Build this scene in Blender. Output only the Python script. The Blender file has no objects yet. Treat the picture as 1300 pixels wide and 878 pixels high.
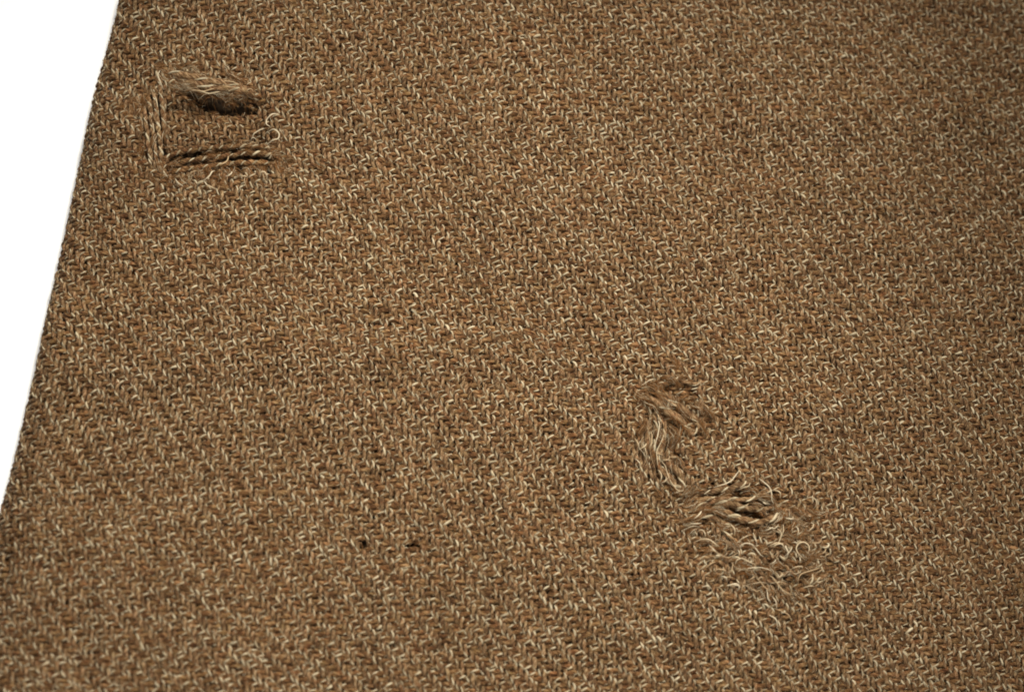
import bpy, math
import numpy as np
from mathutils import Vector, Matrix

rng = np.random.default_rng(7)
scene = bpy.context.scene
S = 0.0002                      # metres per cloth unit (0.2 mm, about one pixel of the photograph)
TAU = 2 * math.pi

# ------------------------------------------------------------------ camera
W, H = 1300.0, 878.0
DIST, TILT, AZ = 2250.0, math.radians(16), math.radians(24)
FOC = 36.0 * DIST / W           # one unit = one pixel at the centre of the frame
cpos = np.array([-math.sin(TILT) * math.sin(AZ), -math.sin(TILT) * math.cos(AZ), math.cos(TILT)]) * DIST
fwd = -cpos / np.linalg.norm(cpos)
right = np.cross(fwd, [0, 1, 0]); right /= np.linalg.norm(right)
upv = np.cross(right, fwd)
cam = bpy.data.cameras.new('camera'); cam_o = bpy.data.objects.new('camera', cam)
scene.collection.objects.link(cam_o); scene.camera = cam_o
m = Matrix.Identity(4)
for k in range(3):
    m[k][0], m[k][1], m[k][2], m[k][3] = right[k], upv[k], -fwd[k], cpos[k] * S
cam_o.matrix_world = m
cam.sensor_width = 36.0; cam.lens = FOC
cam.clip_start = 0.01; cam.clip_end = 50
cam.dof.use_dof = True
cam.dof.focus_distance = (DIST + 30) * S
cam.dof.aperture_fstop = 8.0

# ------------------------------------------------------------------ world, lamps, exposure
world = bpy.data.worlds.new('World'); scene.world = world; world.use_nodes = True
bg = world.node_tree.nodes['Background']
bg.inputs[0].default_value = (1.0, 0.98, 0.96, 1); bg.inputs[1].default_value = 0.34
def spot(name, loc, aim, radius, power, half, col=(1, .966, .875)):
    l = bpy.data.lights.new(name, 'SPOT'); l.shadow_soft_size = radius; l.energy = power; l.color = col
    l.spot_size = math.radians(2 * half); l.spot_blend = 1.0
    o = bpy.data.objects.new(name, l); scene.collection.objects.link(o)
    o.location = loc
    o.rotation_euler = (Vector(aim) - Vector(loc)).to_track_quat('-Z', 'Y').to_euler()
    return o
spot('key_lamp', (0.09, 0.41, 0.58), (-0.014, -0.034, 0), 0.08, 46, 18.0)
spot('fill_lamp', (0.05, -0.40, 0.47), (0.016, 0.006, 0), 0.09, 8.5, 21.5)
scene.view_settings.view_transform = 'Standard'
scene.view_settings.look = 'None'
scene.view_settings.gamma = 1.0
scene.view_settings.exposure = 0.0
scene.cycles.filter_width = 1.85
scene.cycles.max_bounces = 6
scene.cycles.diffuse_bounces = 4

# ------------------------------------------------------------------ picture <-> cloth plane
def U(x, y):
    """photograph pixel -> point of the cloth plane z=0, in cloth units"""
    x = np.asarray(x, float); y = np.asarray(y, float)
    k = 1.0 / DIST
    d = fwd + np.multiply.outer((x - W / 2) * k, right) + np.multiply.outer((H / 2 - y) * k, upv)
    t = -cpos[2] / d[..., 2]
    return (cpos + d * t[..., None])[..., :2]
def PX(p):
    """3D points in cloth units -> photograph pixels"""
    q = p - cpos
    z = q @ fwd
    return W / 2 + DIST * (q @ right) / z, H / 2 - DIST * (q @ upv) / z

# ------------------------------------------------------------------ materials
def new_mat(name):
    mt = bpy.data.materials.new(name); mt.use_nodes = True
    nt = mt.node_tree; b = nt.nodes['Principled BSDF']
    return mt, nt, b
def node(nt, t, **kw):
    n = nt.nodes.new(t)
    for k, v in kw.items(): setattr(n, k, v)
    return n
def ramp(nt, stops):
    r = nt.nodes.new('ShaderNodeValToRGB')
    e = r.color_ramp.elements
    while len(e) < len(stops): e.new(0.5)
    for q, (p, c) in zip(e, stops): q.position = p; q.color = (*c, 1)
    return r
def wool(name, stops, hue_stops, hue_fac, streak=1.0, sheen=.06):
    mt, nt, b = new_mat(name); L = nt.links.new
    at = node(nt, 'ShaderNodeAttribute', attribute_name='fib')
    mp = node(nt, 'ShaderNodeMapping'); mp.inputs['Scale'].default_value = (.11, .50, .50)
    L(at.outputs['Vector'], mp.inputs[0])
    n1 = node(nt, 'ShaderNodeTexNoise'); n1.inputs['Scale'].default_value = streak; n1.inputs['Detail'].default_value = 4
    n1.inputs['Roughness'].default_value = .65
    L(mp.outputs[0], n1.inputs['Vector'])
    r1 = ramp(nt, stops); L(n1.outputs['Fac'], r1.inputs[0])
    tc = node(nt, 'ShaderNodeTexCoord')
    n2 = node(nt, 'ShaderNodeTexNoise'); n2.inputs['Scale'].default_value = 620; n2.inputs['Detail'].default_value = 3
    L(tc.outputs['Object'], n2.inputs['Vector'])
    r2 = ramp(nt, hue_stops); L(n2.outputs['Fac'], r2.inputs[0])
    n3 = node(nt, 'ShaderNodeTexNoise'); n3.inputs['Scale'].default_value = 22; n3.inputs['Detail'].default_value = 3
    L(tc.outputs['Object'], n3.inputs['Vector'])
    r3 = ramp(nt, [(.3, (.93, .92, .90)), (.5, (1, 1, 1)), (.7, (1.06, 1.05, 1.03))]); L(n3.outputs['Fac'], r3.inputs[0])
    mx = node(nt, 'ShaderNodeMix', data_type='RGBA', blend_type='MULTIPLY'); mx.inputs[0].default_value = hue_fac
    L(r1.outputs[0], mx.inputs[6]); L(r2.outputs[0], mx.inputs[7])
    m2 = node(nt, 'ShaderNodeMix', data_type='RGBA', blend_type='MULTIPLY'); m2.inputs[0].default_value = 1
    L(mx.outputs[2], m2.inputs[6]); L(r3.outputs[0], m2.inputs[7])
    oi = node(nt, 'ShaderNodeObjectInfo')            # each yarn dyed and spun a little differently
    mr = node(nt, 'ShaderNodeMapRange'); mr.inputs['To Min'].default_value = .80; mr.inputs['To Max'].default_value = 1.18
    L(oi.outputs['Random'], mr.inputs['Value'])
    vm = node(nt, 'ShaderNodeVectorMath', operation='SCALE')
    L(m2.outputs[2], vm.inputs[0]); L(mr.outputs[0], vm.inputs['Scale'])
    L(vm.outputs[0], b.inputs['Base Color'])
    b.inputs['Roughness'].default_value = .9
    b.inputs['Specular IOR Level'].default_value = .12
    b.inputs['Sheen Weight'].default_value = sheen; b.inputs['Sheen Roughness'].default_value = .6
    b.inputs['Sheen Tint'].default_value = (.8, .62, .42, 1)
    bp = node(nt, 'ShaderNodeBump'); bp.inputs['Strength'].default_value = .7; bp.inputs['Distance'].default_value = .00022
    L(n1.outputs['Fac'], bp.inputs['Height']); L(bp.outputs[0], b.inputs['Normal'])
    return mt
HUE = [(.30, (1.20, .88, .74)), (.43, (1.04, .97, .95)), (.55, (1.0, 1.0, .95)), (.70, (.95, 1.02, .86))]
M_WARP = wool('warp_wool', [(.38, (.034, .0146, .0058)), (.47, (.090, .0470, .0200)), (.54, (.142, .0825, .0390)), (.63, (.25, .168, .094))], HUE, .55)
M_WEFT = wool('weft_wool', [(.38, (.021, .0074, .0023)), (.47, (.070, .0305, .0100)), (.54, (.117, .0585, .0220)), (.63, (.23, .142, .068))], HUE, .65)
M_CREAM = wool('pale_wool', [(.36, (.11, .07, .034)), (.46, (.26, .208, .130)), (.60, (.41, .352, .245))], [(.3, (1, .93, .84)), (.7, (1, 1, 1))], .6)
def fibre_mat():
    mt, nt, b = new_mat('fibre_wool')
    at = node(nt, 'ShaderNodeAttribute', attribute_name='tint')
    nt.links.new(at.outputs['Color'], b.inputs['Base Color'])
    b.inputs['Roughness'].default_value = .75; b.inputs['Specular IOR Level'].default_value = .06
    return mt
M_FIBRE = fibre_mat()
def paper_mat():
    mt, nt, b = new_mat('white_paper')
    tc = node(nt, 'ShaderNodeTexCoord'); n = node(nt, 'ShaderNodeTexNoise'); n.inputs['Scale'].default_value = 900
    nt.links.new(tc.outputs['Object'], n.inputs['Vector'])
    bp = node(nt, 'ShaderNodeBump'); bp.inputs['Strength'].default_value = .05; bp.inputs['Distance'].default_value = .0002
    nt.links.new(n.outputs['Fac'], bp.inputs['Height']); nt.links.new(bp.outputs[0], b.inputs['Normal'])
    b.inputs['Base Color'].default_value = (.95, .95, .95, 1); b.inputs['Roughness'].default_value = .8
    return mt
M_PAPER = paper_mat()
def under_mat():
    mt, nt, b = new_mat('under_weave'); L = nt.links.new
    tc = node(nt, 'ShaderNodeTexCoord'); n = node(nt, 'ShaderNodeTexNoise'); n.inputs['Scale'].default_value = 700; n.inputs['Detail'].default_value = 3
    L(tc.outputs['Object'], n.inputs['Vector'])
    r = ramp(nt, [(.35, (.03, .016, .007)), (.55, (.08, .047, .023)), (.72, (.20, .14, .08))]); L(n.outputs['Fac'], r.inputs[0])
    L(r.outputs[0], b.inputs['Base Color']); b.inputs['Roughness'].default_value = .95
    return mt
M_UNDER = under_mat()

# ------------------------------------------------------------------ mesh helpers
def mesh_obj(name, verts, quads, mat, parent=None, attrs=None, tris=None):
    me = bpy.data.meshes.new(name)
    nv = len(verts)
    me.vertices.add(nv)
    me.vertices.foreach_set('co', (np.asarray(verts, np.float32) * S).ravel())
    qn = 0 if quads is None else len(quads); tn = 0 if tris is None else len(tris)
    nl = qn * 4 + tn * 3
    me.loops.add(nl); me.polygons.add(qn + tn)
    parts = []
    if qn: parts.append(np.asarray(quads).ravel())
    if tn: parts.append(np.asarray(tris).ravel())
    me.loops.foreach_set('vertex_index', np.concatenate(parts).astype(np.int32))
    starts = np.concatenate([np.arange(qn) * 4, qn * 4 + np.arange(tn) * 3]).astype(np.int32)
    me.polygons.foreach_set('loop_start', starts)
    me.polygons.foreach_set('use_smooth', np.ones(qn + tn, bool))
    if attrs:
        for an, (ty, arr) in attrs.items():
            a = me.attributes.new(an, ty, 'POINT')
            a.data.foreach_set('color' if 'COLOR' in ty else 'vector', np.asarray(arr, np.float32).ravel())
    me.update(calc_edges=True)
    me.materials.append(mat)
    o = bpy.data.objects.new(name, me); scene.collection.objects.link(o)
    if parent is not None: o.parent = parent
    return o

def smooth_noise(n, step, r=rng, amp=1.0):
    """1-D smooth random function sampled at n points, feature length step (in samples)"""
    k = int(n / step) + 4
    g = r.normal(0, 1, k)
    x = np.arange(n) / step + r.random()
    i = np.floor(x).astype(int); f = x - i; f = f * f * (3 - 2 * f)
    return amp * (g[i] * (1 - f) + g[i + 1] * f)

# ------------------------------------------------------------------ the cloth as a surface
# weave directions measured at the centre of the photograph: one warp step, one weft step
c0 = U(W / 2, H / 2)
VA = U(W / 2 + 5.8, H / 2 - .08) - c0
VB = U(W / 2 + .55, H / 2 + 7.0) - c0
GI = np.linalg.inv(np.stack([VA, VB], 1))
# broad irregularity of the hand of the cloth
_k = rng.normal(0, 1, (10, 2)); _k /= np.linalg.norm(_k, axis=1)[:, None]
_wl = np.array([700, 520, 360, 240, 170, 120, 90, 70, 55, 45.])
_amp = np.array([5, 4, 3, 2.2, 1.4, 1.0, .7, .55, .45, .35])
_ph = rng.random((10, 3)) * TAU
LLC, RISE = U(40, 900), 34.0
def wander(p):
    d = np.zeros_like(p); z = np.zeros(len(p))
    for k in range(10):
        a = p @ _k[k] * TAU / _wl[k]
        d[:, 0] += _amp[k] * np.sin(a + _ph[k, 0]); d[:, 1] += _amp[k] * np.sin(a + _ph[k, 1])
        z += .30 * _amp[k] * np.sin(a + _ph[k, 2])
    z += RISE * np.exp(-(((p - LLC) / 270.) ** 2).sum(1))
    return d, z
# fold line down the left side, from pixels of the photograph
E0, E1 = U(147.5, 0), U(1.5, 640)
ed = (E1 - E0) / np.linalg.norm(E1 - E0)
en = np.array([-ed[1], ed[0]])
if en[0] < 0: en = -en
RF = 22.0
def fold_dist(p):
    q = p - E0
    t = q @ ed
    w = -4.0 * np.exp(-((t - 130) / 90) ** 2) - 3.4 * np.exp(-((t - 290) / 110) ** 2) - 1.5 * np.exp(-((t - 450) / 60) ** 2) + 2.0 * np.exp(-((t - 680) / 150) ** 2) + .3 * np.sin(t / 23.)
    return q @ en - w

# damage: dents and openings of the surface
def bump(p, c, sx, sy, rot=0):
    q = p - c; cr, sr = math.cos(rot), math.sin(rot)
    a = q[:, 0] * cr + q[:, 1] * sr; b = -q[:, 0] * sr + q[:, 1] * cr
    return np.exp(-(a / sx) ** 2 - (b / sy) ** 2)
def slit_curve(x):     # centre of the slit, picture pixels
    return np.interp(x, [200, 226, 244, 262, 290, 330], [100, 110, 120, 129, 136, 136])
def damage(p):
    """in-plane shift and height change around the worn places"""
    d = np.zeros_like(p); z = np.zeros(len(p))
    near = (p[:, 0] < U(420, 150)[0])
    if near.any():
        q = p[near]
        x, y = PX(np.c_[q, np.zeros(len(q))])
        sy = y - slit_curve(x)
        g = np.clip((x - 214) / 40, 0, 1) * np.clip((338 - x) / 36, 0, 1); g = g * g * (3 - 2 * g)
        up = sy < 0
        dy = np.where(up, -7.0 * np.exp(sy / 17.), 4.0 * np.exp(-sy / 18.)) * g
        d[near, 1] += -dy
        z[near] += np.where(up, 7.0 * np.exp(-np.abs(sy + 5) / 14.), -4.5 * np.exp(-((sy - 12) / 30.) ** 2)) * g
    z += -4.0 * bump(p, U(275, 204), 70, 12) - 3.0 * bump(p, U(196, 165), 12, 40)
    z += -2.5 * bump(p, U(850, 515), 45, 25) - 2.5 * bump(p, U(840, 575), 25, 50) - 3.0 * bump(p, U(950, 660), 80, 45)
    z += 2.0 * bump(p, U(925, 620), 70, 12)
    if near.any():
        st = lambda t: np.clip(t, 0, 1) ** 2 * (3 - 2 * np.clip(t, 0, 1))
        z[near] -= 15.0 * st((x - 206) / 10) * st((350 - x) / 24) * st((y - 120) / 14) * st((189 - y) / 10)
        z[near] += 3.0 * np.exp(-((x - 200) / 9) ** 2 - ((y - 155) / 50) ** 4) + 3.0 * np.exp(-((y - 222) / 9) ** 2 - ((x - 275) / 75) ** 4)
    for (nx, ny, vert) in ((462, 690, True), (522, 691, False)):     # two small nicks
        q = p - U(nx, ny)
        m_ = (np.abs(q) < 30).all(1)
        if m_.any():
            x_, y_ = q[m_, 0], q[m_, 1]
            if vert: d[m_, 0] += np.sign(x_) * 3.3 * np.exp(-(y_ / 7) ** 2 - np.abs(x_) / 7)
            else: d[m_, 1] += np.sign(y_) * 2.7 * np.exp(-(x_ / 10) ** 2 - np.abs(y_) / 8)
    return d, z
def map3(p, h):
    """cloth-plane point and height above the mid-surface -> 3D position"""
    d = fold_dist(p)
    z0 = -30.0 * np.exp(-np.maximum(d, 0) / 85.)
    out = np.empty((len(p), 3))
    s = RF - d
    th = np.clip(s / RF, 0, math.pi)
    r = RF + h
    perp = np.where(s <= 0, d, np.where(s < math.pi * RF, RF - r * np.sin(th), RF + (s - math.pi * RF)))
    z = np.where(s <= 0, h, np.where(s < math.pi * RF, -RF + r * np.cos(th), -2 * RF - h))
    out[:, :2] = p + en * (perp - d)[:, None]
    out[:, 2] = z + z0
    return out
def surf(u, v, h, du=0, dv=0):
    p = np.multiply.outer(u + du, VA) + np.multiply.outer(v + dv, VB) + c0
    w, z = wander(p); p = p + w
    fade = np.clip(fold_dist(p) / 60 + .35, .35, 1)
    dd, dz = damage(p)
    return map3(p + dd, h + dz + z * fade), p

# ------------------------------------------------------------------ the thing
cloth = bpy.data.objects.new('woven_cloth', None); scene.collection.objects.link(cloth)
cloth['label'] = 'brown and cream woollen twill cloth, worn through in two places, on white'
cloth['category'] = 'cloth'

# ------------------------------------------------------------------ yarns
WARP_R, WEFT_R = 2.75, 3.15
AMP = 2.4
PLY = 16.5                 # length of one turn of the two plies
def wave(t):               # 2/2 twill: over two, under two
    return np.tanh(1.5 * np.cos((t - .5) * TAU / 4)) / math.tanh(1.5)

def frames(C, N):
    T = np.gradient(C, axis=0); T /= np.linalg.norm(T, axis=1)[:, None] + 1e-9
    B = np.cross(T, N); B /= np.linalg.norm(B, axis=1)[:, None] + 1e-9
    N = np.cross(B, T)
    return T, N, B
def tube(C, N, B, rw, rh, sides, keep, ln, spin=0.0, seed=0.0):
    """rings along C; quads only between kept neighbours; returns verts, quads, fib"""
    n = len(C)
    ang = np.arange(sides) / sides * TAU
    ca, sa = np.cos(ang), np.sin(ang)
    V = C[:, None, :] + rw[:, None, None] * ca[None, :, None] * B[:, None, :] + rh[:, None, None] * sa[None, :, None] * N[:, None, :]
    tw = ln * spin
    fa = ang[None, :] + tw[:, None]
    fib = np.stack([np.repeat(ln[:, None], sides, 1) + seed, rw[:, None] * np.cos(fa) + seed * .37, rw[:, None] * np.sin(fa) + seed * .11], -1)
    seg = np.nonzero(keep[:-1] & keep[1:])[0]
    k = np.arange(sides); k2 = (k + 1) % sides
    b = (seg * sides)[:, None]
    Q = np.stack([b + k, b + k2, b + sides + k2, b + sides + k], -1).reshape(-1, 4)
    used = np.zeros(n, bool); used[seg] = True; used[seg + 1] = True
    idx = -np.ones(n * sides, int)
    um = np.repeat(used, sides); idx[um] = np.arange(um.sum())
    return V.reshape(-1, 3)[um], idx[Q], fib.reshape(-1, 3)[um]

def end_taper(keep):
    """shrinks the radius towards cut ends"""
    k = keep.astype(float)
    a = np.minimum(k, np.r_[1, k[:-1]]); a = np.minimum(a, np.r_[k[1:], 1])
    return np.where(a > 0, 1.0, .45)

def build_yarn(name, C, Nn, r0, keep, hz=None, r=rng, flat=.88, label=None, ply_r=1.0, pale=1.02, mat=None):
    """one two-ply yarn: thick brown strand, thin pale strand wound round it"""
    n = len(C)
    T, N, B = frames(C, Nn)
    ln = np.r_[0, np.cumsum(np.linalg.norm(np.diff(C, axis=0), axis=1))]
    step = max(ln[-1] / max(n - 1, 1), .1)
    tw = ply_r * PLY * (1 + .10 * r.normal())
    psi = ln / tw * TAU + r.random() * TAU + smooth_noise(n, 60 / step, r, .7)
    rad = r0 * (1 + smooth_noise(n, 14 / step, r, .09) + smooth_noise(n, 4 / step, r, .07)) * (1 + .08 * np.clip(r.normal(), -2, 2)) * end_taper(keep)
    off = .20 * r0
    hel = np.cos(psi)[:, None] * B + np.sin(psi)[:, None] * N
    sd = r.random() * 1000
    sl_ = np.linalg.norm(np.diff(C, axis=0), axis=1)
    keep = keep & np.r_[True, sl_ < 3.2 * np.median(sl_)]
    V, Q, F = tube(C - hel * off, N, B, rad, rad * flat, 5, keep, ln, TAU / tw * .8, sd)
    if not len(Q): return None
    o = mesh_obj(name, V, Q, mat or M_WEFT, cloth, {'fib': ('FLOAT_VECTOR', F)})
    if label: o['label'] = label
    # the pale strand, resampled finer
    f = 4 / 3
    m_ = int(n * f)
    x = np.linspace(0, n - 1, m_); xi = np.arange(n)
    ip = lambda A: np.stack([np.interp(x, xi, A[:, k]) for k in range(3)], 1)
    C2, N2, B2 = ip(C), ip(N), ip(B)
    psi2 = np.interp(x, xi, psi); ln2 = np.interp(x, xi, ln); rad2 = np.interp(x, xi, rad)
    slub = np.exp(smooth_noise(m_, 16 / step * f, r, .30)) * (1 + .9 * (smooth_noise(m_, 22 / step * f, r, 1.) > 2.3))
    pr = pale * np.clip(slub, .6, 2.0)
    hel2 = (.70 * np.cos(psi2))[:, None] * B2 + (np.sin(psi2) * (flat + .05))[:, None] * N2
    Cp = C2 + hel2 * (rad2 * .74)[:, None]
    px_, py_ = PX(Cp)
    pr = pr * np.where((px_ > 212) & (px_ < 338) & (py_ > 136) & (py_ < 190) & (hz is not None), .62, 1)   # pale ply worn away inside the upper hole
    kp = keep[np.clip(np.round(x).astype(int), 0, n - 1)]
    if hz is not None:      # strand inside the cloth, between the two yarn systems, is not built
        hz2 = np.interp(x, xi, hz)
        kp = kp & (hz2 > -.45) & (np.sin(psi2) > -.55)
    Tp, Np, Bp = frames(Cp, N2)
    V, Q, F = tube(Cp, Np, Bp, pr, pr, 4, kp, ln2, 0, sd + 31)
    if len(Q):
        ps = mesh_obj('pale_strand', V, Q, M_CREAM, o, {'fib': ('FLOAT_VECTOR', F)})
        if hz is not None: ps['kind'] = 'stuff'
    return o

MARG = 26
def in_view(P3):
    x, y = PX(P3)
    return (x > -MARG - 30) & (x < W + MARG) & (y > -MARG) & (y < H + MARG)

# places where yarns are broken: boxes in picture pixels (x0, y0, x1, y1)
WARP_CUT = [(208, 192, 345, 221), (178, 126, 211, 200), (514, 686, 530, 696), (458, 682.5, 466, 697.5), (822, 486, 884, 506), (835, 590, 862, 606), (872, 618, 1000, 668), (890, 690, 960, 712), (965, 715, 1020, 740)]
WEFT_CUT = [(186, 118, 210, 208), (207, 192, 348, 222), (458, 684, 466, 696), (517, 688.6, 525, 693.6), (542, 686, 548, 691.5), (920, 157, 940, 165), (962, 160, 974, 168), (1120, 270, 1130, 277), (808, 530, 862, 600), (905, 632, 975, 646), (1078, 489, 1086, 494)]
def cut(P3, boxes, r):
    x, y = PX(P3)
    k = np.ones(len(P3), bool)
    for (x0, y0, x1, y1) in boxes:
        jx, jy = r.normal(0, 3) if x1 - x0 > 20 else 0, r.normal(0, 3) if y1 - y0 > 20 else 0
        k &= ~((x > x0 + jx) & (x < x1 + jx) & (y > y0 + jy) & (y < y1 + jy))
    if boxes is WARP_CUT:      # broken across the slit
        k &= ~((np.abs(y - slit_curve(x)) < 12 + r.normal(0, 1)) & (x > 222) & (x < 328))
    return k

# index ranges that can be in view
cor = np.array([GI @ (U(x, y) - c0) for x, y in ((-140, -60), (W + 60, -60), (-140, H + 60), (W + 60, H + 60))])
i0, i1 = int(cor[:, 0].min()) - 1, int(cor[:, 0].max()) + 2
j0, j1 = int(cor[:, 1].min()) - 1, int(cor[:, 1].max()) + 2
NS = 3
counts = [0, 0]
def limit_under(p):
    return fold_dist(p) > RF - math.pi * RF - 26
for i in range(i0, i1):
    v = np.arange(j0, j1, 1 / NS)
    hz = wave(v - i)
    wob = smooth_noise(len(v), 8, rng, .09) + .05 * rng.normal()
    # floats lean a little into the gap beside them
    P3, p = surf(np.full(len(v), float(i)), v, AMP * hz + .65, du=wob - .10 * np.sin((v - i - .5) * TAU / 4 * 2) * (hz > 0))
    keep = in_view(P3) & limit_under(p)
    if keep.sum() < 4: continue
    a, b = np.nonzero(keep)[0][[0, -1]]
    sl = slice(a, b + 1)
    P3, p, hz, keep = P3[sl], p[sl], hz[sl], keep[sl] & cut(P3[sl], WARP_CUT, rng)
    P3b, _ = surf(np.full(len(p), float(i)), v[sl], AMP * hz + 1.65, du=wob[sl])
    P3a, _ = surf(np.full(len(p), float(i)), v[sl], AMP * hz + .65, du=wob[sl])
    N = P3b - P3a
    if build_yarn('warp_yarn', P3, N, WARP_R, keep, hz, pale=1.02, mat=M_WARP): counts[0] += 1
for j in range(j0, j1):
    u = np.arange(i0, i1, 1 / NS)
    hz = -wave(j - u)
    wob = smooth_noise(len(u), 8, rng, .075) + .05 * rng.normal()
    P3, p = surf(u, np.full(len(u), float(j)), AMP * hz, dv=wob)
    keep = in_view(P3) & limit_under(p)
    if keep.sum() < 4: continue
    a, b = np.nonzero(keep)[0][[0, -1]]
    sl = slice(a, b + 1)
    P3, p, hz, keep = P3[sl], p[sl], hz[sl], keep[sl] & cut(P3[sl], WEFT_CUT, rng)
    P3b, _ = surf(u[sl], np.full(len(p), float(j)), AMP * hz + 1, dv=wob[sl])
    N = P3b - P3
    if build_yarn('weft_yarn', P3, N, WEFT_R, keep, hz, pale=.93, ply_r=1.2): counts[1] += 1
print('yarns', counts, 'warp/weft index', i0, i1, j0, j1)

# ------------------------------------------------------------------ yarns bared in the worn places
def spline(pts, n):
    P = np.asarray(pts, float)
    t = np.r_[0, np.cumsum(np.linalg.norm(np.diff(P[:, :2], axis=0), axis=1))]; t /= t[-1]
    x = np.linspace(0, 1, n)
    out = np.stack([np.interp(x, t, P[:, k]) for k in range(P.shape[1])], 1)
    k = max(1, n // (2 * len(P)))
    ker = np.hanning(2 * k + 3)[1:-1]; ker /= ker.sum()
    pad = np.pad(out, ((len(ker) // 2,) * 2, (0, 0)), mode='edge')
    sm = np.stack([np.convolve(pad[:, c], ker, 'valid') for c in range(P.shape[1])], 1)
    sm[0], sm[-1] = out[0], out[-1]
    return sm
def base_z(x, y):
    p = U(x, y); p = np.atleast_2d(p)
    _, z = wander(p); _, dz = damage(p)
    d = fold_dist(p)
    return z * np.clip(d / 60 + .35, .35, 1) + dz - 30 * np.exp(-np.maximum(d, 0) / 85)
def picture_path(pts, n):
    """(x, y, height) in picture pixels and cloth units -> 3D curve lying on the cloth"""
    c = spline(pts, n)
    p = U(c[:, 0], c[:, 1])
    return np.c_[p, base_z(c[:, 0], c[:, 1]) + c[:, 2]]
def loose_yarn(pts, r0, label=None, name='bared_yarn', pale=.95, ply=1.0, mat=None):
    ln = sum(math.dist(a[:2], b[:2]) for a, b in zip(pts[:-1], pts[1:]))
    n = max(8, int(ln / 1.8))
    C = picture_path(pts, n)
    C += np.c_[smooth_noise(n, 6, rng, .35), smooth_noise(n, 6, rng, .35), smooth_noise(n, 6, rng, .25)]
    return build_yarn(name, C, np.tile([0, 0, 1.], (n, 1)), r0, np.ones(n, bool), None, rng, label=label, pale=pale, ply_r=ply, mat=mat)
# three wefts lying bare along the foot of the upper hole
for pts in ([(200, 205, -3), (210, 197, 4), (236, 192, 7), (270, 189, 8), (310, 186, 8), (340, 189, 5), (358, 196, -3)],
            [(198, 214, -3), (212, 209, 3), (240, 203, 6.5), (280, 199, 7), (316, 196, 7), (346, 197, 4), (362, 203, -3)],
            [(202, 221, -3), (220, 218, 3), (250, 213, 6), (285, 209, 6.5), (318, 207, 6), (342, 208, 3), (358, 212, -3)]):
    loose_yarn(pts, 3.5)
# warps lying bare up its left side
for pts in ([(200, 94, -2), (203, 112, 6), (206, 135, 9), (208, 160, 8), (212, 180, 3), (215, 192, -4)],
            [(193, 104, -2), (197, 126, 6), (200, 150, 9), (203, 178, 8), (205, 200, 5), (207, 216, -4)],
            [(187, 112, -3), (190, 134, 5), (193, 158, 8), (196, 184, 7), (200, 212, -3)],
            [(181, 122, -3), (184, 146, 4), (187, 168, 7), (189, 192, 4), (192, 214, -3)]):
    loose_yarn(pts, 3.3, pale=1.15, ply=1.3, mat=M_WARP)
# floats and slack roving across the lower worn place: (path, radius, ply, pale)
for pts, r_, pl, pa in (
        ([(884, 628, -2), (900, 624, 5), (922, 622, 8), (940, 617, 8), (954, 610, 2), (960, 606, -3)], 3.3, 1.5, 1.3),
        ([(878, 640, -2), (898, 633, 5), (926, 634, 9), (950, 635, 9), (968, 627, 5), (980, 622, -3)], 3.5, 1.6, 1.2),
        ([(874, 648, -2), (892, 640, 5), (914, 637, 9), (938, 644, 10), (962, 648, 9), (984, 643, 5), (1002, 638, -3)], 3.8, 1.6, 1.5),
        ([(900, 646, -2), (918, 649, 7), (936, 658, 10), (956, 664, 11), (976, 660, 9), (992, 651, 4), (1004, 645, -3)], 4.0, 1.7, 1.8),
        ([(866, 660, -3), (884, 653, 4), (905, 656, 5), (926, 668, 4), (944, 674, -2)], 3.0, 1.3, 1.1),
        ([(810, 489, -3), (826, 494, 6), (848, 508, 10), (868, 522, 9), (884, 536, 5), (894, 546, -3)], 4.6, 2.4, .9),
        ([(812, 499, -3), (828, 508, 6), (846, 522, 9), (862, 534, 7), (878, 548, -3)], 4.4, 2.4, .9),
        ([(830, 484, -3), (842, 488, 5), (856, 484, 6), (866, 478, 2), (874, 472, -3)], 3.0, 1.3, 1.1),
        ([(880, 486, -3), (888, 498, 4), (890, 514, 5), (884, 528, 4), (878, 540, -3)], 3.0, 1.4, 1.1),
        ([(816, 524, -3), (822, 538, 5), (822, 558, 7), (818, 578, 5), (822, 592, -3)], 3.2, 1.8, 1.1),
        ([(826, 520, -3), (833, 536, 6), (833, 556, 9), (827, 576, 7), (826, 594, -3)], 3.4, 1.8, 1.2),
        ([(838, 524, -3), (844, 540, 6), (842, 558, 9), (835, 576, 8), (836, 594, 6), (842, 608, -3)], 3.4, 1.8, 1.3),
        ([(838, 580, -3), (850, 588, 7), (861, 602, 9), (866, 616, 6), (868, 628, -3)], 4.2, 2.2, 1.0),
        ([(838, 590, -3), (845, 604, 7), (854, 616, 8), (866, 622, 4), (874, 626, -3)], 3.8, 2.2, 1.2),
        ([(880, 690, -3), (894, 686, 4), (906, 692, 5), (918, 698, -3)], 2.6, 1.3, 1.1),
        ([(874, 716, -3), (892, 708, 3), (912, 705, 4), (930, 712, -2)], 2.6, 1.3, 1.1),
        ([(1000, 662, -2), (1014, 656, 4), (1032, 654, 4), (1048, 660, -3)], 2.9, 1.3, 1.1),
        ([(1002, 690, -3), (1008, 680, 4), (1024, 676, 5), (1042, 682, -3)], 2.9, 1.5, 1.1),
        ([(1006, 742, -3), (1010, 730, 5), (1022, 724, 7), (1040, 718, 4), (1050, 714, -3)], 3.6, 1.8, 1.5),
        ([(1010, 748, -3), (1024, 742, 4), (1040, 740, 4), (1050, 734, -3)], 3.0, 1.5, 1.2),
        ([(936, 724, -3), (948, 720, 5), (962, 724, 6), (972, 734, 4), (978, 746, -3)], 3.2, 1.8, 1.5)):
    loose_yarn(pts, r_ * 1.1, ply=pl, pale=pa * .95, mat=M_WARP)
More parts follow.
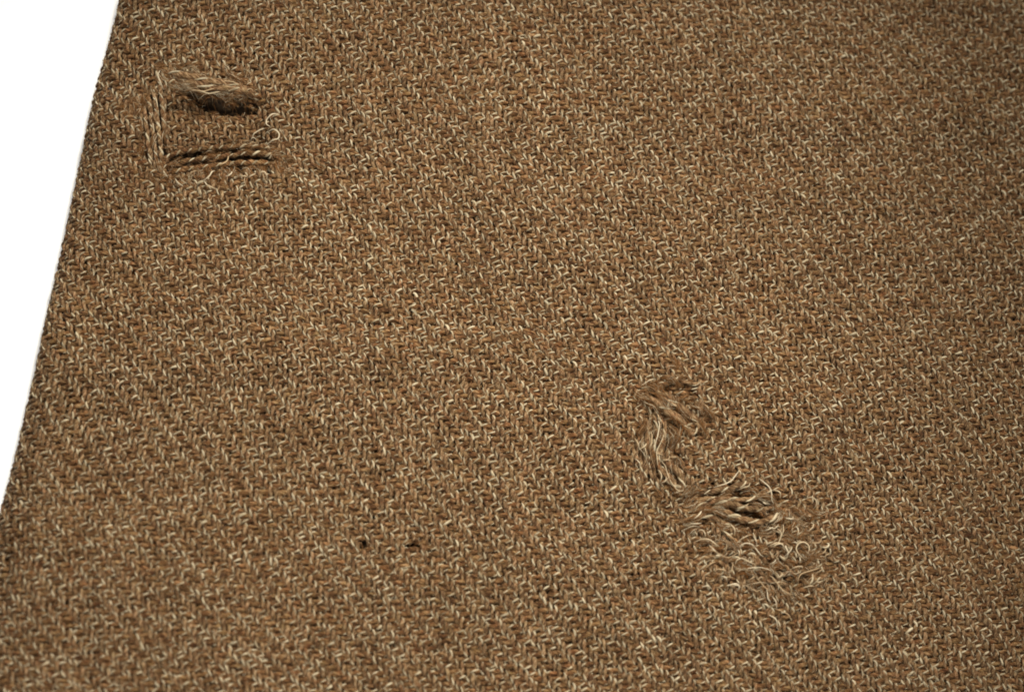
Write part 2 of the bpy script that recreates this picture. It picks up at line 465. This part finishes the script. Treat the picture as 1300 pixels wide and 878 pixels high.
for k in range(34):
    if k < 24: x, y = rng.normal(968, 44), rng.normal(716, 28)
    elif k < 29: x, y = rng.normal(864, 14), rng.normal(500, 16)
    else: x, y = rng.normal(1022, 16), rng.normal(690, 26)
    a, cur, st = rng.normal(.2, .8), rng.normal(0, .5), rng.uniform(4.5, 7.5)
    nn = int(rng.integers(4, 7)); pts = []
    for q in range(nn):
        pts.append((x, y, -3 if q in (0, nn - 1) else 6 + 2 * rng.random())); x += math.cos(a) * st; y += math.sin(a) * st; a += cur + rng.normal(0, .25)
    loose_yarn(pts, rng.uniform(1.8, 3.0), ply=rng.uniform(1.2, 2), pale=rng.uniform(.9, 1.4), mat=M_WARP)
# the roll of slack yarn over the slit of the upper hole
loose_yarn([(204, 86, -3), (220, 92, 5), (244, 100, 8), (268, 106, 9), (292, 111, 8), (314, 118, 4), (330, 126, -4)], 5.2, ply=2.6, pale=1.2, mat=M_WARP)
loose_yarn([(224, 100, -3), (240, 107, 7), (262, 114, 10), (284, 117, 10), (304, 117, 7), (322, 122, -3)], 4.4, ply=2.6, pale=1.5, mat=M_WARP)

# ------------------------------------------------------------------ single fibres
def fibres(P0, ang, ln, h0, h1, curl, rad, cols, nseg=4, wig=None, on_surface=True):
    """batch of thin 3-sided fibres. P0 (n,2) plane points; returns verts, quads, cols"""
    n = len(P0)
    t = np.linspace(0, 1, nseg + 1)
    a = ang[:, None] + curl[:, None] * (t - .5)[None, :]
    if wig is not None: a = a + wig[0][:, None] * np.sin(wig[1][:, None] * t[None, :] * TAU + wig[2][:, None])
    st = ln[:, None] / nseg
    dx = np.cos(a) * st; dy = np.sin(a) * st
    X = P0[:, 0:1] + np.c_[np.zeros(n), np.cumsum((dx[:, 1:] + dx[:, :-1]) / 2, 1)]
    Y = P0[:, 1:2] + np.c_[np.zeros(n), np.cumsum((dy[:, 1:] + dy[:, :-1]) / 2, 1)]
    Hh = h0[:, None] * (1 - t) + h1[:, None] * (4 * t * (1 - t))
    p = np.c_[X.ravel(), Y.ravel()]
    w, z = wander(p); _, dz = damage(p)
    fade = np.clip(fold_dist(p) / 60 + .35, .35, 1)
    C = map3(p, Hh.ravel() + z * fade + dz).reshape(n, nseg + 1, 3)
    T = np.gradient(C, axis=1); T /= np.linalg.norm(T, axis=2)[..., None] + 1e-9
    Z = np.array([0, 0, 1.])
    B = np.cross(T, Z); B /= np.linalg.norm(B, axis=2)[..., None] + 1e-9
    N = np.cross(B, T)
    rr = rad[:, None] * (1 - .55 * np.abs(2 * t - 1) ** 2)[None, :]
    k = np.arange(3); ph = k / 3 * TAU + math.pi / 2
    V = C[:, :, None, :] + rr[:, :, None, None] * (np.cos(ph)[None, None, :, None] * B[:, :, None, :] + np.sin(ph)[None, None, :, None] * N[:, :, None, :])
    base = (np.arange(n) * (nseg + 1) * 3)[:, None, None] + (np.arange(nseg) * 3)[None, :, None]
    k2 = (k + 1) % 3
    Q = np.stack([base + k, base + k2, base + 3 + k2, base + 3 + k], -1).reshape(-1, 4)
    Cc = np.repeat(cols, (nseg + 1) * 3, 0)
    return V.reshape(-1, 3), Q, np.c_[Cc, np.ones(len(Cc))]
BROWNS = np.array([(.14, .062, .020), (.19, .092, .034), (.22, .118, .050), (.20, .084, .026), (.27, .158, .078)])
PALES = np.array([(.40, .31, .195), (.48, .395, .27), (.33, .23, .13)])
def pick_cols(n, pale, r=rng):
    c = BROWNS[r.integers(0, len(BROWNS), n)].copy()
    m_ = r.random(n) < pale
    c[m_] = PALES[r.integers(0, len(PALES), m_.sum())]
    return c * (1 + .15 * r.normal(size=(n, 1))).clip(.6, 1.5)

# nap lying all over the cloth
NF = 62000
P0 = U(rng.uniform(-20, W + 20, NF), rng.uniform(-20, H + 20, NF))
P0 = P0[(fold_dist(P0) > -24) & ~(np.abs(P0 - U(462, 690)) < (3, 7)).all(1) & ~(np.abs(P0 - U(522, 691)) < (7, 3)).all(1)]; nf = len(P0)
ang = np.where(rng.random(nf) < .5, rng.normal(.05, .55, nf), rng.normal(-1.5, .55, nf))
V, Q, Cc = fibres(P0, ang, rng.uniform(4, 13, nf), rng.uniform(1.2, 3.6, nf), rng.uniform(.8, 3.2, nf), rng.normal(0, 1.3, nf),
                  rng.uniform(.20, .36, nf), pick_cols(nf, .16), 2)
nap = mesh_obj('wool_nap', V, Q, M_FIBRE, cloth, {'tint': ('FLOAT_COLOR', Cc)}); nap['kind'] = 'stuff'

def mass(name, blobs, pale, label, nseg=6, rad=(.2, .36)):
    """felted fibres: blobs of (x, y, spread_x, spread_y, angle, angle_spread, n, length, height)"""
    Vs, Qs, Cs = [], [], []; b0 = 0
    for (x, y, sx, sy, an, asp, n, le, hh) in blobs:
        P0 = U(x + rng.normal(0, sx, n), y + rng.normal(0, sy, n))
        cl = rng.integers(0, max(3, n // 14), n); nc = cl.max() + 1
        cx, cy = rng.normal(0, sx, nc), rng.normal(0, sy, nc)
        P0 = U(x + cx[cl] + rng.normal(0, 1.6, n), y + cy[cl] + rng.normal(0, 1.6, n))
        a = rng.normal(an, asp, nc)[cl] + rng.normal(0, asp * .3, n)
        l = rng.uniform(.5, 1.2, n) * le
        P0 = P0 - np.c_[np.cos(a), np.sin(a)] * (l / 2)[:, None]
        V, Q, Cc = fibres(P0, a, l, rng.uniform(.5, 3, n), hh * rng.uniform(.4, 1.25, n), rng.normal(0, .9, nc)[cl], rng.uniform(*rad, n),
                          pick_cols(n, pale), nseg, (rng.normal(0, .75, nc)[cl], rng.uniform(.6, 1.8, nc)[cl], (rng.random(nc) * TAU)[cl] + rng.normal(0, .3, n)))
        Vs.append(V); Qs.append(Q + b0); Cs.append(Cc); b0 += len(V)
    o = mesh_obj(name, np.concatenate(Vs), np.concatenate(Qs), M_FIBRE, cloth, {'tint': ('FLOAT_COLOR', np.concatenate(Cs))})
    o['kind'] = 'stuff'; o['label'] = label
    return o
# upper hole: the tuft over the slit, felt at its left, felt below the bared wefts
mass('frayed_tuft', [(216, 92, 9, 6, -.6, .4, 130, 30, 4), (234, 100, 12, 6, -.5, .35, 200, 34, 6), (258, 104, 13, 5, -.35, .3, 220, 40, 7), (282, 112, 13, 4, -.2, .3, 200, 40, 7),
                     (304, 119, 9, 3, -.1, .4, 90, 28, 6), (270, 100, 22, 7, -.3, .5, 120, 26, 4)], .34, 'fuzzy brown tuft hanging over the slit of the upper hole')
mass('frayed_tuft', [(266, 113, 14, 2.5, -.25, .15, 60, 42, 9), (290, 116, 10, 2.5, .1, .3, 30, 28, 9)], .9, 'pale wisps along the lip of the upper hole')
mass('frayed_tuft', [(172, 132, 8, 12, -1.3, .5, 200, 22, 4), (176, 160, 7, 14, -1.4, .45, 200, 22, 4)], .12, 'brown felt beside the bared upright yarns')
mass('frayed_tuft', [(230, 227, 16, 4, -.9, .6, 150, 20, 4), (275, 225, 18, 5, -1.2, .6, 240, 20, 4), (320, 221, 14, 5, -1.0, .7, 200, 20, 4), (205, 217, 6, 5, -.7, .6, 60, 18, 4),
                     (350, 200, 8, 10, -.3, .7, 140, 22, 6), (362, 212, 8, 8, -.5, .7, 80, 20, 5)], .24, 'brown felt below the three bared crosswise yarns')
mass('frayed_tuft', [(275, 199, 40, 7, .08, .15, 170, 22, 12), (196, 165, 7, 26, -1.45, .18, 110, 26, 11), (213, 190, 4, 5, -.6, .7, 60, 16, 6), (275, 217, 38, 4, -.4, .8, 160, 18, 6)], .15, 'fine nap along the bared yarns of the upper hole')
# lower worn place
mass('frayed_tuft', [(835, 500, 14, 7, -.7, .3, 170, 36, 12), (866, 522, 14, 9, -.85, .3, 170, 34, 12), (862, 474, 12, 7, -.6, .6, 80, 24, 5), (888, 510, 8, 14, -1.2, .6, 90, 22, 6)], .2, 'reddish brown tuft at the top of the lower worn place')
mass('frayed_tuft', [(836, 560, 9, 18, -1.4, .25, 190, 36, 10), (854, 604, 9, 11, -1.0, .3, 120, 30, 11)], .3, 'upright wisps down the left of the lower worn place')
mass('frayed_tuft', [(930, 640, 34, 11, -.1, .3, 170, 34, 13), (985, 660, 22, 12, -.2, .6, 220, 28, 8)], .3, 'crosswise wisps over the bared yarns of the lower worn place')
mass('frayed_tuft', [(912, 692, 22, 14, -.2, .7, 240, 26, 8), (955, 718, 26, 16, -.5, .9, 360, 26, 10), (1022, 690, 16, 18, 0, .9, 220, 26, 9), (980, 755, 22, 12, -.7, .7, 160, 24, 7),
                     (1030, 725, 14, 10, .2, .6, 240, 22, 8), (878, 640, 10, 10, .5, .8, 140, 22, 7), (1000, 660, 16, 10, 0, .9, 240, 24, 8), (990, 715, 20, 16, .4, .9, 260, 24, 8)], .34, 'frizz at the foot of the lower worn place')

mass('pilled_felt', [(1068, 492, 9, 7, .2, .9, 90, 16, 4), (1084, 498, 6, 5, .2, .9, 40, 14, 4)], .1, 'small rust brown pilled spot right of the lower worn place')

# loose pale fibres that can be picked out one by one: (path in picture pixels)
def strand(pts, r0=.75, col=None, h=6):
    n = max(8, int(sum(math.dist(a, b) for a, b in zip(pts[:-1], pts[1:])) / 1.6))
    q = [(x, y, h * (0.25 if k in (0, len(pts) - 1) else 1)) for k, (x, y) in enumerate(pts)]
    C = picture_path(q, n)
    T, N, B = frames(C, np.tile([0, 0, 1.], (n, 1)))
    ln = np.r_[0, np.cumsum(np.linalg.norm(np.diff(C, axis=0), axis=1))]
    rr = r0 * (1 - .6 * np.abs(np.linspace(-1, 1, n)) ** 3)
    V, Q, F = tube(C, N, B, rr, rr, 5, np.ones(n, bool), ln)
    c = PALES[rng.integers(0, 3)] * rng.uniform(.82, 1.1) if col is None else np.array(col)
    return mesh_obj('loose_fibre', V, Q, M_FIBRE, cloth, {'tint': ('FLOAT_COLOR', np.tile([*c, 1], (len(V), 1)))})
STR = [
 # upper hole: wisps of the lip and the curls at its right
 [(236, 113), (246, 119), (258, 122), (270, 118), (284, 114), (296, 116), (307, 113)], [(240, 116), (254, 121), (266, 124), (277, 122), (284, 118)],
 [(268, 110), (284, 107), (298, 109), (308, 114)], [(310, 122), (316, 118), (320, 115)],
 [(353, 146), (345, 149), (338, 154), (338, 160), (343, 161)], [(318, 176), (322, 168), (330, 164), (337, 161)],
 [(312, 182), (320, 178), (326, 179)], [(336, 168), (348, 168), (355, 174), (354, 181), (346, 182), (336, 186)], [(316, 176), (321, 172), (326, 174)],
 [(203, 86), (200, 96), (204, 106), (207, 112)], [(196, 118), (199, 130), (202, 145)], [(192, 146), (195, 162), (197, 180)],
 [(222, 226), (226, 234), (233, 236)], [(258, 228), (262, 236), (268, 240)], [(312, 224), (310, 232), (314, 240)], [(333, 216), (334, 226), (339, 236)],
 # lower worn place
 [(813, 490), (824, 484), (832, 482)], [(830, 497), (838, 505), (848, 511), (858, 518), (863, 522)], [(828, 508), (835, 513), (841, 517)],
 [(834, 528), (836, 540), (834, 552), (830, 566), (827, 570)], [(822, 548), (824, 560), (824, 568)], [(806, 556), (809, 566), (809, 572)], [(815, 560), (818, 572), (822, 582)],
 [(840, 544), (842, 552), (838, 562), (832, 574), (833, 586), (836, 598)], [(838, 582), (843, 592), (846, 604), (850, 614), (858, 624), (865, 625), (868, 620)],
 [(860, 592), (865, 600), (866, 608)], [(806, 582), (810, 588), (813, 594)], [(856, 550), (862, 553), (865, 558)], [(848, 580), (856, 581), (862, 580)],
 [(905, 619), (918, 616), (926, 612), (932, 604), (938, 597)], [(934, 623), (942, 620), (948, 619), (952, 611)], [(962, 607), (966, 613), (974, 620), (977, 628), (977, 636), (983, 641)],
 [(952, 631), (960, 629), (966, 624)], [(940, 643), (946, 642), (952, 638)], [(966, 634), (968, 640), (976, 640)], [(982, 622), (988, 626), (990, 632)], [(879, 660), (886, 654), (892, 646)],
 [(900, 646), (905, 651), (909, 656)], [(872, 665), (882, 666), (890, 664)], [(926, 664), (931, 672), (932, 680)], [(992, 656), (1000, 660), (1010, 658)],
 [(881, 688), (890, 685), (898, 686), (906, 692), (913, 694)], [(895, 701), (904, 700), (911, 705), (918, 709), (926, 708), (933, 703), (942, 701)], [(918, 705), (920, 696), (922, 686)],
 [(934, 700), (937, 693), (945, 690), (953, 692), (958, 699), (963, 706), (970, 707)], [(931, 722), (932, 712), (939, 709), (946, 713), (954, 717), (959, 716)],
 [(936, 727), (948, 722), (962, 721), (974, 724), (986, 730)], [(970, 726), (978, 734), (984, 742), (990, 750), (999, 755), (1006, 755)], [(955, 730), (961, 738), (967, 746), (974, 751), (977, 757)],
 [(944, 744), (952, 742), (962, 740), (974, 740)], [(950, 742), (950, 748), (957, 752), (966, 748)], [(981, 772), (988, 776), (998, 781), (1005, 790)], [(1012, 744), (1010, 735), (1014, 729), (1024, 726), (1034, 723), (1042, 720)],
 [(1030, 729), (1038, 726), (1045, 721)], [(1019, 708), (1010, 704), (1007, 697), (1011, 690), (1018, 689), (1024, 694), (1024, 701), (1020, 706)], [(1014, 706), (1013, 712), (1014, 716)],
 [(1020, 687), (1030, 691), (1038, 690), (1042, 684)], [(1037, 705), (1044, 702), (1048, 693)], [(1042, 710), (1048, 704), (1054, 703)], [(1016, 747), (1026, 744), (1036, 746)], [(1030, 738), (1038, 740), (1044, 736)],
 [(998, 690), (994, 695), (998, 702), (998, 709)], [(984, 668), (990, 678), (986, 690), (980, 696)], [(994, 665), (992, 676), (990, 684)], [(936, 687), (944, 682), (954, 678)], [(956, 680), (958, 688), (960, 693)],
 [(894, 722), (900, 716), (908, 713)], [(912, 735), (922, 733), (930, 734)], [(920, 744), (930, 742), (938, 742)], [(888, 746), (896, 744), (902, 748)], [(978, 756), (982, 764), (985, 774)], [(974, 780), (982, 786), (986, 796)],
 [(936, 775), (944, 768), (950, 765)], [(898, 690), (904, 700), (912, 704)], [(1010, 764), (1016, 772), (1014, 778)], [(946, 738), (954, 734), (958, 730)],
]
for k in range(44):
    # small curls of the frizz
    if k < 24: x, y = rng.normal(960, 42), rng.normal(715, 32)
    elif k < 32: x, y = rng.normal(838, 14), rng.normal(568, 30)
    elif k < 39: x, y = rng.normal(275, 40), rng.normal(228, 6)
    else: x, y = rng.normal(1010, 20), rng.normal(655, 14)
    a = rng.normal(.2, .7) if not 24 <= k < 32 else rng.normal(1.5, .3)
    cur, st = rng.normal(0, .55), rng.uniform(3, 5.5)
    pts = []
    for q in range(rng.integers(4, 7)):
        pts.append((x, y)); x += math.cos(a) * st; y += math.sin(a) * st; a += cur + rng.normal(0, .35)
    STR.append(pts)
for k, s in enumerate(STR):
    strand(s, rng.uniform(.6, .98), h=12)

# ------------------------------------------------------------------ under layer of the folded cloth, backdrop
xs = np.linspace(0, 1, 40)
A0, A1 = U(147.5, -60), U(-60, 900)
g = []
for t in xs:
    e = E0 + ed * (-420 + t * 1700)
    for s_, z_ in ((20, -2 * RF - 28), (150, -36), (300, -29), (1600, -27)): g.append([*(e + en * s_), z_])
g = np.array(g); q = []
for a in range(39):
    for b in range(3): q.append([a * 4 + b, a * 4 + b + 1, a * 4 + 5 + b, a * 4 + 4 + b])
mesh_obj('under_layer', g, np.array(q), M_UNDER, cloth)
Z0 = -2 * RF - 30 - 7
bd = mesh_obj('backdrop', np.array([[-9000, -9000, Z0], [9000, -9000, Z0], [9000, 9000, Z0], [-9000, 9000, Z0]]), np.array([[0, 1, 2, 3]]), M_PAPER)
bd['kind'] = 'structure'
print('tris', sum(len(o.data.loops) - 2 * len(o.data.polygons) for o in scene.objects if o.type == 'MESH'))
